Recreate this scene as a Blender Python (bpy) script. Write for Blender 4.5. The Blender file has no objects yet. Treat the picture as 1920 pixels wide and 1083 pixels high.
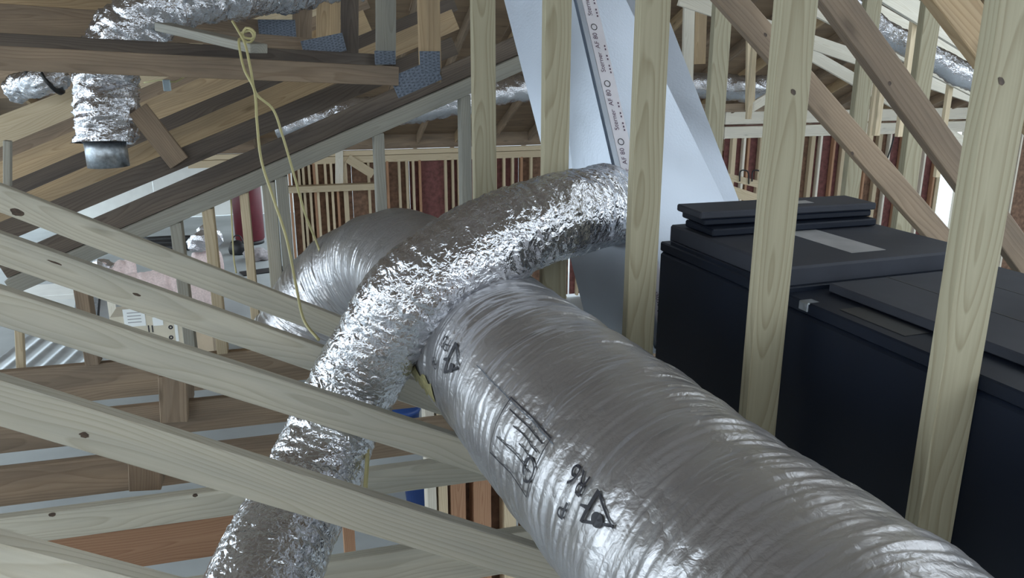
import bpy, bmesh, math, random
import numpy as np
from mathutils import Vector, Matrix

random.seed(7)
RNG = np.random.default_rng(11)
SC = bpy.context.scene
COL = SC.collection

# ------------------------------------------------------------------ camera
F, CX, CY = 1500.0, 960.0, 541.5          # focal length and centre in pixels of the 1920x1083 frame
EYE = np.array([0.0, 0.0, 4.12])          # eye height above the slab (standing on the ceiling joists)
PITCH = math.radians(16.0)
AZ = math.radians(15.4)                   # direction of the truss planes
cam_d = bpy.data.cameras.new('camera')
cam = bpy.data.objects.new('camera', cam_d)
COL.objects.link(cam)
cam.location = EYE
cam.rotation_euler = (math.pi / 2 - PITCH, 0, 0)
cam_d.sensor_width = 36.0
cam_d.lens = F / 1920 * 36.0
cam_d.clip_start = 0.02
cam_d.clip_end = 300
SC.camera = cam

# ------------------------------------------------------------------ daylight: even overcast sky
w = bpy.data.worlds.new('overcast_sky')
SC.world = w
w.use_nodes = True
bg = w.node_tree.nodes['Background']
bg.inputs[0].default_value = (0.81, 0.92, 1.0, 1)
bg.inputs[1].default_value = 1.0
SC.view_settings.view_transform = 'Standard'
SC.view_settings.look = 'None'
SC.view_settings.gamma = 1.0
SC.view_settings.use_curve_mapping = False
SC.view_settings.exposure = 1.85

# ------------------------------------------------------------------ geometry helpers
U = np.array([math.cos(AZ), math.sin(AZ), 0.0])     # along a truss
N = np.array([-math.sin(AZ), math.cos(AZ), 0.0])    # away from the eye, across the trusses
Zv = np.array([0.0, 0.0, 1.0])

def ray(x, y):
    X = (x - CX) / F
    d = (y - CY) / F
    return np.array([X, math.cos(PITCH) - d * math.sin(PITCH), -math.sin(PITCH) - d * math.cos(PITCH)])

def DP(x, y, D):                    # at distance D in front of the lens
    return EYE + ray(x, y) * D

def PL(x, y, d):                    # on the truss plane d metres from the eye
    r = ray(x, y)
    return EYE + r * (d / (r @ N))

def GZ(x, y, z):                    # at height z above the slab
    r = ray(x, y)
    return EYE + r * ((z - EYE[2]) / r[2])

def TZ(t, d, z):                    # t along truss, d across, z relative to the eye
    return EYE + U * t + N * d + Zv * z

def unit(v):
    v = np.asarray(v, float)
    return v / np.linalg.norm(v)

def link(o, parent=None):
    COL.objects.link(o)
    if parent is not None:
        o.parent = parent
        o.matrix_parent_inverse = Matrix.Translation(parent.location).inverted()
    return o

def tag(o, label, cat, group=None, kind=None):
    o['label'] = label
    if cat: o['category'] = cat
    if group: o['group'] = group
    if kind: o['kind'] = kind
    return o

def thing(name, loc, label, cat, group=None):
    o = bpy.data.objects.new(name, None)
    o.empty_display_size = 0.1
    o.location = Vector(loc)
    COL.objects.link(o)
    return tag(o, label, cat, group)

def struct(name, loc, label=None):
    o = bpy.data.objects.new(name, None)
    o.location = Vector(loc)
    COL.objects.link(o)
    o['kind'] = 'structure'
    if label: o['label'] = label
    return o

def mesh_obj(name, bm, mat, parent=None, M=None, smooth=False):
    me = bpy.data.meshes.new(name)
    bm.to_mesh(me); bm.free()
    if smooth:
        for p in me.polygons: p.use_smooth = True
    me.materials.append(mat)
    o = bpy.data.objects.new(name, me)
    link(o, parent)
    if M is not None: o.matrix_basis = M
    return o

def frame(origin, x, y, z):
    m = Matrix.Identity(4)
    for i, a in enumerate((x, y, z)):
        for k in range(3): m[k][i] = a[k]
    for k in range(3): m[k][3] = origin[k]
    return m

def box_bm(bm, sx, sy, sz, M=None, bevel=0.0):
    r = bmesh.ops.create_cube(bm, size=1.0)
    vs = r['verts']
    for v in vs:
        v.co = Vector((v.co.x * sx, v.co.y * sy, v.co.z * sz))
    if bevel > 0:
        es = list({e for v in vs for e in v.link_edges})
        rr = bmesh.ops.bevel(bm, geom=es, offset=bevel, segments=1, affect='EDGES')
        vs = [v for v in rr['verts']] if rr['verts'] else vs
        vs = list({v for f in rr['faces'] for v in f.verts} | set(v for v in vs if v.is_valid))
    if M is not None:
        bmesh.ops.transform(bm, matrix=M, verts=[v for v in vs if v.is_valid])
    return vs

def board(name, parent, A, B, nrm, w, mat, t=0.038, bevel=0.0025, back=True, roll=0.0):
    """a length of sawn lumber whose near face has its centre line from A to B"""
    A = np.asarray(A, float); B = np.asarray(B, float)
    ax = unit(B - A)
    nr = np.asarray(nrm, float)
    nr = unit(nr - ax * (nr @ ax))
    wd = np.cross(nr, ax)
    L = float(np.linalg.norm(B - A))
    c = (A + B) / 2 + (nr * (t / 2) if back else 0)
    bm = bmesh.new()
    box_bm(bm, L, w, t, bevel=bevel)
    if bm.verts:
        pass
    return mesh_obj(name, bm, mat, parent, frame(c, ax, wd, nr))

def block(name, parent, centre, ax, ay, sx, sy, sz, mat, bevel=0.003):
    ax = unit(ax); ay = np.asarray(ay, float); ay = unit(ay - ax * (ay @ ax)); az = np.cross(ax, ay)
    bm = bmesh.new()
    box_bm(bm, sx, sy, sz, bevel=bevel)
    return mesh_obj(name, bm, mat, parent, frame(centre, ax, ay, az))

def catmull(P, n):
    P = np.asarray(P, float)
    Q = np.vstack([2 * P[0] - P[1], P, 2 * P[-1] - P[-2]])
    out = []
    m = len(P) - 1
    for i in range(m):
        p0, p1, p2, p3 = Q[i], Q[i + 1], Q[i + 2], Q[i + 3]
        k = max(2, int(round(n / m)))
        for j in range(k):
            t = j / k
            out.append(0.5 * ((2 * p1) + (-p0 + p2) * t + (2 * p0 - 5 * p1 + 4 * p2 - p3) * t * t + (-p0 + 3 * p1 - 3 * p2 + p3) * t ** 3))
    out.append(P[-1])
    return np.array(out)

def resample(P, step):
    seg = np.linalg.norm(np.diff(P, axis=0), axis=1)
    s = np.concatenate([[0], np.cumsum(seg)])
    n = max(3, int(s[-1] / step))
    q = np.linspace(0, s[-1], n)
    return np.stack([np.interp(q, s, P[:, k]) for k in range(3)], 1), q

def frames(P):
    T = np.gradient(P, axis=0)
    T /= np.linalg.norm(T, axis=1)[:, None]
    X = np.zeros_like(P)
    ref = np.array([0, 0, 1.0]) if abs(T[0][2]) < 0.9 else np.array([1.0, 0, 0])
    x = np.cross(ref, T[0]); x /= np.linalg.norm(x)
    for i in range(len(P)):
        x = x - T[i] * (x @ T[i]); x /= np.linalg.norm(x)
        X[i] = x
    return T, X, np.cross(T, X)

def tube_mesh(name, P, r, mat, parent=None, ring=8, caps=True):
    T, X, Y = frames(P)
    th = np.linspace(0, 2 * np.pi, ring, endpoint=False)
    R = np.full(len(P), r) if np.isscalar(r) else np.asarray(r)
    V = P[:, None, :] + R[:, None, None] * (np.cos(th)[None, :, None] * X[:, None, :] + np.sin(th)[None, :, None] * Y[:, None, :])
    return grid_tube(name, V, mat, parent, caps)

def grid_tube(name, V, mat, parent=None, caps=False):
    n, m, _ = V.shape
    me = bpy.data.meshes.new(name)
    idx = np.arange(n * m).reshape(n, m)
    a = idx[:-1, :]; b = np.roll(a, -1, 1); d = idx[1:, :]; c = np.roll(d, -1, 1)
    fs = np.stack([a, b, c, d], -1).reshape(-1, 4).tolist()
    if caps:
        fs.append(idx[0][::-1].tolist()); fs.append(idx[-1].tolist())
    me.from_pydata(V.reshape(-1, 3).tolist(), [], fs)
    for p in me.polygons: p.use_smooth = True
    me.materials.append(mat)
    o = bpy.data.objects.new(name, me)
    # keep the geometry centred on its own origin
    link(o, parent)
    return o

class Waves:
    """sum of random waves over (s along axis in metres, theta around)"""
    def __init__(self, k, fa, fc, seed):
        g = np.random.default_rng(seed)
        self.fa = g.normal(0, fa, k); self.fc = np.round(g.normal(0, fc, k)); self.ph = g.uniform(0, 6.283, k)
        self.k = k
    def __call__(self, s, th):
        out = np.zeros(np.broadcast(s, th).shape)
        for a, c, p in zip(self.fa, self.fc, self.ph):
            out += np.cos(2 * np.pi * a * s + c * th + p)
        return out / math.sqrt(self.k / 2)

# ------------------------------------------------------------------ materials
def new_mat(name):
    m = bpy.data.materials.new(name)
    m.use_nodes = True
    nt = m.node_tree
    return m, nt, nt.nodes['Principled BSDF']

def nd(nt, typ, **kw):
    n = nt.nodes.new(typ)
    for k, v in kw.items(): setattr(n, k, v)
    return n

def ramp(nt, fac, stops):
    r = nt.nodes.new('ShaderNodeValToRGB')
    while len(r.color_ramp.elements) < len(stops): r.color_ramp.elements.new(0.5)
    for e, (p, c) in zip(r.color_ramp.elements, stops):
        e.position = p
        e.color = (*c, 1) if len(c) == 3 else c
    nt.links.new(fac, r.inputs[0])
    return r.outputs[0]

def mix(nt, a, b, fac, mode='MIX'):
    m = nt.nodes.new('ShaderNodeMix'); m.data_type = 'RGBA'; m.blend_type = mode
    for s, v in ((m.inputs[0], fac), (m.inputs[6], a), (m.inputs[7], b)):
        if isinstance(v, (int, float)): s.default_value = v
        elif isinstance(v, tuple): s.default_value = (*v, 1)
        else: nt.links.new(v, s)
    return m.outputs[2]

def math_n(nt, op, a, b=None):
    m = nt.nodes.new('ShaderNodeMath'); m.operation = op
    for s, v in zip(m.inputs, (a, b)):
        if v is None: continue
        if isinstance(v, (int, float)): s.default_value = v
        else: nt.links.new(v, s)
    return m.outputs[0]

def wood(name, light, dark, stain=None, stain_amt=0.0, rough=0.62, knots=0.5):
    m, nt, bs = new_mat(name)
    L = nt.links.new
    tc = nd(nt, 'ShaderNodeTexCoord'); oi = nd(nt, 'ShaderNodeObjectInfo')
    off = nd(nt, 'ShaderNodeVectorMath', operation='SCALE'); off.inputs[0].default_value = (31.7, 0.9, 0.55)
    L(oi.outputs['Random'], off.inputs['Scale'])
    add = nd(nt, 'ShaderNodeVectorMath', operation='ADD'); L(tc.outputs['Object'], add.inputs[0]); L(off.outputs[0], add.inputs[1])
    # annual rings: a log whose pith wanders slowly along the board
    ns = nd(nt, 'ShaderNodeTexNoise'); ns.inputs['Scale'].default_value = 1.0; ns.inputs['Detail'].default_value = 2.0
    mp = nd(nt, 'ShaderNodeMapping'); mp.inputs['Scale'].default_value = (1.1, 5.0, 5.0)
    L(add.outputs[0], mp.inputs[0]); L(mp.outputs[0], ns.inputs['Vector'])
    sub = nd(nt, 'ShaderNodeVectorMath', operation='SUBTRACT'); L(ns.outputs['Color'], sub.inputs[0]); sub.inputs[1].default_value = (0.5, 0.5, 0.5)
    sc = nd(nt, 'ShaderNodeVectorMath', operation='MULTIPLY'); L(sub.outputs[0], sc.inputs[0]); sc.inputs[1].default_value = (0.0, 0.11, 0.13)
    pos = nd(nt, 'ShaderNodeVectorMath', operation='ADD'); L(tc.outputs['Object'], pos.inputs[0]); L(sc.outputs[0], pos.inputs[1])
    pith = nd(nt, 'ShaderNodeCombineXYZ')
    r1 = math_n(nt, 'MULTIPLY', math_n(nt, 'SUBTRACT', oi.outputs['Random'], 0.5), 0.10)
    L(r1, pith.inputs['Y']); pith.inputs['Z'].default_value = 0.055
    ps = nd(nt, 'ShaderNodeVectorMath', operation='ADD'); L(pos.outputs[0], ps.inputs[0]); L(pith.outputs[0], ps.inputs[1])
    sx = nd(nt, 'ShaderNodeSeparateXYZ'); L(ps.outputs[0], sx.inputs[0])
    rr = math_n(nt, 'SQRT', math_n(nt, 'ADD', math_n(nt, 'MULTIPLY', sx.outputs['Y'], sx.outputs['Y']), math_n(nt, 'MULTIPLY', sx.outputs['Z'], sx.outputs['Z'])))
    ring = math_n(nt, 'FRACT', math_n(nt, 'MULTIPLY', rr, 95.0))
    # fine fibres
    mf = nd(nt, 'ShaderNodeMapping'); mf.inputs['Scale'].default_value = (3.0, 130.0, 130.0)
    fb = nd(nt, 'ShaderNodeTexNoise'); fb.inputs['Scale'].default_value = 1.0; fb.inputs['Detail'].default_value = 3.0
    L(add.outputs[0], mf.inputs[0]); L(mf.outputs[0], fb.inputs['Vector'])
    ringc = ramp(nt, ring, [(0.0, (0.1,) * 3), (0.55, (0.35,) * 3), (0.9, (0.95,) * 3), (1.0, (0.15,) * 3)])
    fac = math_n(nt, 'ADD', math_n(nt, 'MULTIPLY', ringc, 0.62), math_n(nt, 'MULTIPLY', math_n(nt, 'SUBTRACT', fb.outputs['Fac'], 0.3), 0.55))
    c = mix(nt, light, dark, fac)
    # board to board difference
    hv = nd(nt, 'ShaderNodeHueSaturation')
    vr = nd(nt, 'ShaderNodeMapRange'); vr.inputs['To Min'].default_value = 0.86; vr.inputs['To Max'].default_value = 1.12
    L(oi.outputs['Random'], vr.inputs['Value']); L(vr.outputs[0], hv.inputs['Value']); L(c, hv.inputs['Color'])
    c = hv.outputs[0]
    if stain:
        mb = nd(nt, 'ShaderNodeMapping'); mb.inputs['Scale'].default_value = (1.3, 9.0, 9.0)
        nb = nd(nt, 'ShaderNodeTexNoise'); nb.inputs['Scale'].default_value = 1.0; nb.inputs['Detail'].default_value = 5.0; nb.inputs['Roughness'].default_value = 0.6
        L(add.outputs[0], mb.inputs[0]); L(mb.outputs[0], nb.inputs['Vector'])
        sf = ramp(nt, nb.outputs['Fac'], [(0.5 - 0.25 * stain_amt, (0, 0, 0)), (0.78 - 0.25 * stain_amt, (stain_amt,) * 3)])
        c = mix(nt, c, stain, sf)
    # knots
    mk = nd(nt, 'ShaderNodeMapping'); mk.inputs['Scale'].default_value = (2.2, 6.5, 6.5)
    vk = nd(nt, 'ShaderNodeTexVoronoi'); vk.inputs['Scale'].default_value = 1.0; vk.inputs['Randomness'].default_value = 1.0
    L(add.outputs[0], mk.inputs[0]); L(mk.outputs[0], vk.inputs['Vector'])
    kf = ramp(nt, vk.outputs['Distance'], [(0.045, (knots,) * 3), (0.075, (knots * 0.55,) * 3), (0.14, (0, 0, 0))])
    c = mix(nt, c, tuple(x * 0.22 for x in dark), kf)
    L(c, bs.inputs['Base Color'])
    bs.inputs['Roughness'].default_value = rough
    bs.inputs['Specular IOR Level'].default_value = 0.3
    bp = nd(nt, 'ShaderNodeBump'); bp.inputs['Strength'].default_value = 0.25; bp.inputs['Distance'].default_value = 0.002
    L(fac, bp.inputs['Height']); L(bp.outputs[0], bs.inputs['Normal'])
    return m

def plain(name, col, rough=0.5, metal=0.0, noise=0.0, nscale=20.0, bump=0.0, spec=0.5):
    m, nt, bs = new_mat(name)
    L = nt.links.new
    bs.inputs['Roughness'].default_value = rough
    bs.inputs['Metallic'].default_value = metal
    bs.inputs['Specular IOR Level'].default_value = spec
    tc = nd(nt, 'ShaderNodeTexCoord')
    n = nd(nt, 'ShaderNodeTexNoise'); n.inputs['Scale'].default_value = nscale; n.inputs['Detail'].default_value = 6.0
    L(tc.outputs['Object'], n.inputs['Vector'])
    lo = tuple(max(0, x * (1 - noise)) for x in col); hi = tuple(min(1, x * (1 + noise)) for x in col)
    L(ramp(nt, n.outputs['Fac'], [(0.3, lo), (0.7, hi)]), bs.inputs['Base Color'])
    if bump > 0:
        b = nd(nt, 'ShaderNodeBump'); b.inputs['Strength'].default_value = bump; b.inputs['Distance'].default_value = 0.004
        L(n.outputs['Fac'], b.inputs['Height']); L(b.outputs[0], bs.inputs['Normal'])
    return m

def foil(name, col=(0.68, 0.69, 0.73), rough=0.2, s1=14.0, s2=55.0, b1=0.5, b2=0.35, metal=1.0):
    m, nt, bs = new_mat(name)
    L = nt.links.new
    bs.inputs['Metallic'].default_value = metal
    tc = nd(nt, 'ShaderNodeTexCoord')
    a = nd(nt, 'ShaderNodeTexVoronoi', feature='DISTANCE_TO_EDGE'); a.inputs['Scale'].default_value = s1
    wn = nd(nt, 'ShaderNodeTexNoise'); wn.inputs['Scale'].default_value = s1 * 0.8; wn.inputs['Detail'].default_value = 3
    L(tc.outputs['Object'], wn.inputs['Vector'])
    ad = nd(nt, 'ShaderNodeVectorMath', operation='MULTIPLY_ADD'); L(wn.outputs['Color'], ad.inputs[0]); ad.inputs[1].default_value = (0.08,) * 3; L(tc.outputs['Object'], ad.inputs[2])
    L(ad.outputs[0], a.inputs['Vector'])
    b = nd(nt, 'ShaderNodeTexNoise'); b.inputs['Scale'].default_value = s2; b.inputs['Detail'].default_value = 4
    L(ad.outputs[0], b.inputs['Vector'])
    b1n = nd(nt, 'ShaderNodeBump'); b1n.inputs['Strength'].default_value = b1; b1n.inputs['Distance'].default_value = 0.02
    L(a.outputs['Distance'], b1n.inputs['Height'])
    b2n = nd(nt, 'ShaderNodeBump'); b2n.inputs['Strength'].default_value = b2; b2n.inputs['Distance'].default_value = 0.01
    L(b.outputs['Fac'], b2n.inputs['Height']); L(b1n.outputs[0], b2n.inputs['Normal'])
    L(b2n.outputs[0], bs.inputs['Normal'])
    cn = nd(nt, 'ShaderNodeTexNoise'); cn.inputs['Scale'].default_value = 3.0
    L(tc.outputs['Object'], cn.inputs['Vector'])
    L(ramp(nt, cn.outputs['Fac'], [(0.35, tuple(x * 0.88 for x in col)), (0.65, col)]), bs.inputs['Base Color'])
    rn = nd(nt, 'ShaderNodeMapRange'); rn.inputs['To Min'].default_value = rough * 0.7; rn.inputs['To Max'].default_value = rough * 1.4
    L(cn.outputs['Fac'], rn.inputs['Value']); L(rn.outputs[0], bs.inputs['Roughness'])
    return m

M_PALE = wood('pine_pale', (0.58, 0.55, 0.46), (0.40, 0.36, 0.27), (0.24, 0.25, 0.24), 0.45)
M_POST = wood('pine_yellow_green_shaded', (0.45, 0.415, 0.30), (0.27, 0.23, 0.145), knots=0.35)  # darkened to put the shade on the posts into the wood colour
M_TAN = wood('pine_tan', (0.56, 0.42, 0.26), (0.34, 0.225, 0.12), (0.16, 0.13, 0.10), 0.4)
M_BROWN = wood('pine_weathered_brown', (0.41, 0.31, 0.22), (0.25, 0.175, 0.115), (0.11, 0.09, 0.075), 0.55)
M_DARK = wood('pine_weathered_grey', (0.19, 0.155, 0.125), (0.095, 0.07, 0.055), (0.05, 0.045, 0.045), 0.6)
M_GREY = wood('pine_grey', (0.38, 0.37, 0.32), (0.26, 0.24, 0.2), (0.16, 0.17, 0.17), 0.4, knots=0.3)
M_RED = wood('cedar_red', (0.47, 0.28, 0.17), (0.29, 0.14, 0.08), knots=0.3)
M_WHITE_LIT = wood('pine_white_lit', (0.84, 0.80, 0.70), (0.66, 0.60, 0.48), (0.4, 0.4, 0.38), 0.25, knots=0.3)  # brightened: light falling on rear chords and right header put into the colour
M_CREAM = wood('spruce_cream', (0.66, 0.56, 0.40), (0.47, 0.36, 0.22), knots=0.25)

M_FOIL = foil('foil_crinkled', rough=0.12, metal=0.9, s1=30.0, s2=120.0, b1=0.34, b2=0.16)
M_FOIL2 = foil('foil_sleeve_grey', col=(0.55, 0.545, 0.565), rough=0.30, s1=16.0, s2=110.0, b1=0.2, b2=0.16, metal=0.8)
M_FOILW = foil('foil_faced_duct_board', col=(0.50, 0.55, 0.63), rough=0.40, s1=5.0, s2=120.0, b1=0.04, b2=0.06, metal=0.8)
M_GALV = plain('galvanised_steel', (0.42, 0.46, 0.50), 0.38, 0.9, 0.25, 60, 0.1)
M_PLATE = plain('connector_plate_steel', (0.17, 0.20, 0.25), 0.5, 0.7, 0.3, 90, 0.5)
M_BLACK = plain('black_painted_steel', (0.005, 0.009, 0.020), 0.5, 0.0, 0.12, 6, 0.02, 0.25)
M_BLACKTOP = plain('black_steel_paler', (0.036, 0.040, 0.054), 0.6, 0.0, 0.12, 8, 0.03, 0.3)  # paler tone for the tops of the cabinet and loose panel
M_STICK = plain('grey_sticker', (0.36, 0.36, 0.37), 0.6, 0, 0.15, 9)
M_CONC = plain('concrete', (0.36, 0.39, 0.40), 0.75, 0.0, 0.18, 0.9, 0.05)
M_OSB = plain('sheathing_brown', (0.20, 0.115, 0.075), 0.8, 0.0, 0.4, 14, 0.2)
M_OSBR = plain('sheathing_red_brown', (0.17, 0.065, 0.06), 0.8, 0.0, 0.35, 14, 0.2)
M_DECK = wood('roof_deck_board', (0.38, 0.28, 0.19), (0.22, 0.145, 0.09), (0.12, 0.09, 0.07), 0.5)
M_INK = plain('black_ink', (0.02, 0.02, 0.03), 0.5)
M_INKP = plain('purple_ink', (0.10, 0.05, 0.09), 0.6)
M_WIRE = plain('yellow_cable_sheath', (0.55, 0.50, 0.26), 0.45)
M_PAPER = plain('white_print_strip', (0.74, 0.72, 0.78), 0.55, 0, 0.05, 8)
M_PINK = plain('pink_insulation', (0.80, 0.66, 0.65), 0.95, 0, 0.15, 30, 0.6)
M_CARD = plain('pale_cardboard', (0.62, 0.57, 0.46), 0.8, 0, 0.08, 6)
M_CARDB = plain('beige_cardboard', (0.55, 0.45, 0.33), 0.8, 0, 0.08, 6)
M_LABEL = plain('white_label', (0.85, 0.88, 0.88), 0.5, 0, 0.03, 4)
M_REDP = plain('dark_red_paint', (0.10, 0.008, 0.016), 0.4, 0, 0.15, 6)
M_BLUEP = plain('blue_plastic', (0.02, 0.06, 0.22), 0.4, 0, 0.1, 5)
M_SHEETW = plain('white_panel', (0.78, 0.80, 0.78), 0.6, 0, 0.04, 4)
M_TUB = plain('pale_blue_plastic', (0.55, 0.68, 0.76), 0.5, 0, 0.05, 5)
M_BLK = plain('black_plastic', (0.012, 0.013, 0.015), 0.5, 0, 0.2, 12, 0.2)
M_SLOT = plain('plate_slot', (0.07, 0.085, 0.11), 0.7)
M_KNOT = plain('pine_knot', (0.07, 0.045, 0.03), 0.6, 0, 0.4, 90, 0.3)
M_SHEETM = plain('ribbed_metal', (0.55, 0.60, 0.64), 0.42, 0.6, 0.1, 6)
M_FIBRE = plain('yellow_glass_fibre', (0.36, 0.33, 0.16), 0.5, 0, 0.35, 60, 0.4)
M_TARP = plain('grey_canvas', (0.30, 0.28, 0.29), 0.85, 0, 0.3, 15, 0.5)

# ------------------------------------------------------------------ setting: slab, roof, walls
bm = bmesh.new()
box_bm(bm, 70, 70, 0.2)
fl = mesh_obj('floor', bm, M_CONC, None, frame(EYE + U * 0 + N * 12 + Zv * (-4.12 - 0.1), U, N, Zv))
fl['kind'] = 'structure'; fl['label'] = 'smooth grey concrete slab far below the joists'

EAVE_D, EAVE_Z, RIDGE_D, PITCHR = 13.3, -1.30, 2.4, 0.42
RIDGE_Z = EAVE_Z + PITCHR * (EAVE_D - RIDGE_D)
roof = struct('ceiling', TZ(2, RIDGE_D, RIDGE_Z), 'underside of the roof deck of brown boards on rafters')
def roof_pt(t, d):
    z = EAVE_Z + PITCHR * (EAVE_D - d) if d > RIDGE_D else RIDGE_Z - PITCHR * (RIDGE_D - d)
    return TZ(t, d, z)
T0, T1 = -7.2, 15.0
def deck(d0, d1, rows):
    for i in range(rows):
        a = d0 + (d1 - d0) * i / rows; b = d0 + (d1 - d0) * (i + 1) / rows
        k = 0
        t = T0 - (1.2 if i % 2 else 0)
        while t < T1:
            te = min(t + 2.44, T1)
            if 4.5 < (t + te) / 2 < 9.5 and (a + b) / 2 < 5.0:      # roof gap added to let sky light onto the right rear chords
                t = te; continue
            pa = (roof_pt(t, a) + roof_pt(te, a)) / 2; pb = (roof_pt(t, b) + roof_pt(te, b)) / 2
            ay = unit(pb - pa); Lb = np.linalg.norm(pb - pa)
            c = (pa + pb) / 2 + np.cross(U, ay) * 0.06
            block('deck_panel', roof, c, U, ay, te - t - 0.004, Lb - 0.004, 0.015, M_DECK, 0)
            t = te
deck(RIDGE_D, EAVE_D + 0.3, 10)
deck(-1.9, RIDGE_D, 4)
for i in range(44):
    t = T0 + 0.4 + i * 0.63
    if t > T1: break
    for d0, d1 in ((RIDGE_D, EAVE_D + 0.25), (-1.9, RIDGE_D)):
        A, B = roof_pt(t, d0), roof_pt(t, d1)
        ax = unit(B - A)
        block('rafter', roof, (A + B) / 2 - np.cross(U, ax) * 0.02, ax, U, np.linalg.norm(B - A), 0.038, 0.14, M_BROWN if i % 3 else M_TAN, 0)

def pxt(x, y, d):           # t of a pixel column on plane d
    return (PL(x, y, d) - EYE) @ U

# flat ceiling added beyond the eave to darken the slab of the open bay
bay = struct('ceiling_shade', TZ(-6, 18, EAVE_Z), 'flat cover added to shade the open bay at far left')
for i in range(4):
    for j in range(6):
        block('deck_panel', bay, TZ(-6.0 + j * 1.3, 14.9 + i * 2.44, EAVE_Z - 0.02), U, N, 1.29, 2.43, 0.015, M_DECK, 0)
# far wall
WD = 13.0
wall = struct('wall_back', TZ(2.2, WD, -4.12), 'far framed wall of cream studs over red brown sheathing')
zt = -1.37
block('top_plate', wall, TZ(1.55, WD + 0.045, zt - 0.06), U, N, 6.1, 0.089, 0.076, M_CREAM)
block('header', wall, TZ(1.55, WD + 0.045, zt - 0.16), U, N, 6.1, 0.089, 0.11, M_CREAM)
block('bottom_plate', wall, TZ(2.3, WD + 0.045, -4.10), U, N, 4.6, 0.089, 0.04, M_CREAM)
for i, x in enumerate([548, 566, 574, 585, 594, 599, 615, 626, 636, 649, 653, 695, 730, 752, 766, 778, 790, 838, 851, 862, 915, 930, 946, 962, 978, 996]):
    t = pxt(x, 400, WD)
    mt = M_CREAM if i % 4 else M_RED
    board('stud', wall, TZ(t, WD, -4.08), TZ(t, WD, zt - 0.2), N, 0.038, mt, t=0.089, bevel=0)
for i in range(5):
    t0 = 0.0 + i * 0.93
    block('sheathing_panel', wall, TZ(t0 + 0.465, WD + 0.1, -2.76), U, N, 0.925, 0.012, 2.62, M_OSB if i in (0, 1, 4) else M_OSBR, 0)
for i in range(4):
    block('sheathing_panel', wall, TZ(5.06 + i * 0.77, WD + 0.1, -2.76), U, N, 0.765, 0.012, 2.62, M_OSB if i % 2 else M_OSBR, 0)
    for k in range(2):
        board('stud', wall, TZ(4.8 + i * 0.77 + k * 0.385, WD, -4.08), TZ(4.8 + i * 0.77 + k * 0.385, WD, zt - 0.2), N, 0.038, M_CREAM, t=0.089, bevel=0)
block('header', wall, TZ(6.1, WD + 0.045, zt - 0.11), U, N, 2.95, 0.089, 0.20, M_CREAM)
block('eave_blocking', wall, TZ(6.1, WD + 0.12, zt + 0.11), U, N, 2.95, 0.03, 0.26, M_BROWN, 0)
block('ledger', wall, TZ(pxt(622, 350, WD - 0.2), WD - 0.1, (PL(622, 350, WD)[2] - EYE[2])), U, N, 1.35, 0.16, 0.10, M_CREAM)
block('eave_blocking', wall, TZ(1.55, WD + 0.12, zt + 0.11), U, N, 6.1, 0.03, 0.26, M_BROWN, 0)
board('brace', wall, PL(652, 297, WD - 0.03), PL(700, 327, WD - 0.03), N, 0.14, M_CREAM, bevel=0)
board('hanger', wall, PL(636, 282, WD - 0.02), PL(636, 348, WD - 0.02), N, 0.12, M_WHITE_LIT, bevel=0)

# right wall, taller, with a doubled header
RD = 12.0
wr = struct('wall_right', TZ(9.0, RD, -4.12), 'tall framed wall at the right with a doubled lit-toned header')
hz = -0.83
block('header', wr, TZ(11.1, RD + 0.06, hz - 0.10), U, N, 8.3, 0.12, 0.20, M_WHITE_LIT)
block('header', wr, TZ(11.1, RD + 0.05, hz - 0.335), U, N, 8.3, 0.10, 0.19, M_WHITE_LIT)
for i, x in enumerate([1373, 1392, 1400, 1424, 1450, 1490, 1519, 1534, 1559, 1577, 1600, 1620, 1643, 1662, 1686, 1706, 1730, 1752, 1760, 1800, 1830, 1880, 1905]):
    t = pxt(x, 330, RD)
    board('stud', wr, TZ(t, RD, -4.1), TZ(t, RD, hz - 0.43), N, 0.038 if i % 3 else 0.076, (M_CREAM, M_WHITE_LIT, M_RED)[i % 3], t=0.089, bevel=0)
edges = [pxt(x, 330, RD) for x in (1360, 1440, 1520, 1590, 1665, 1768)] 
for i in range(5):
    a, b = edges[i], edges[i + 1]
    block('sheathing_panel', wr, TZ((a + b) / 2, RD + 0.11, (hz - 0.43 - 4.1) / 2), U, N, b - a - 0.01, 0.012, 3.25, M_OSBR if i % 2 == 0 else M_OSB, 0)
for a, b in ((pxt(1796, 400, RD), pxt(1960, 400, RD)), (pxt(1960, 400, RD), 15.5)):
    block('sheathing_panel', wr, TZ((a + b) / 2, RD + 0.11, (hz - 0.43 - 4.1) / 2), U, N, b - a - 0.01, 0.012, 3.25, M_OSB, 0)

# side wall closing the right end, two bays in three sheathed
wsd = struct('wall_2', TZ(15.2, 5, -4.12), 'partly sheathed side wall at the right end')
for i in range(13):
    d_ = -2.0 + i * 1.22
    for k in range(2):
        board('stud', wsd, TZ(15.2, d_ + 0.61 * k, -4.12), TZ(15.2, d_ + 0.61 * k, 0.2), U, 0.038, M_CREAM, t=0.089, bevel=0)
    if i % 3 != 1:
        block('sheathing_panel', wsd, TZ(15.32, d_ + 0.61, -1.95), N, U, 1.215, 0.012, 4.3, M_OSB, 0)
# pale far wall beyond the open bay at the left
wl = struct('wall_left', TZ(-9, 23, -4.12), 'pale far wall beyond the open bay')
for i in range(9):
    block('wall_panel', wl, TZ(-17 + i * 2.44, 23, -2.6), U, N, 2.43, 0.02, 3.0, M_SHEETW, 0)

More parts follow.
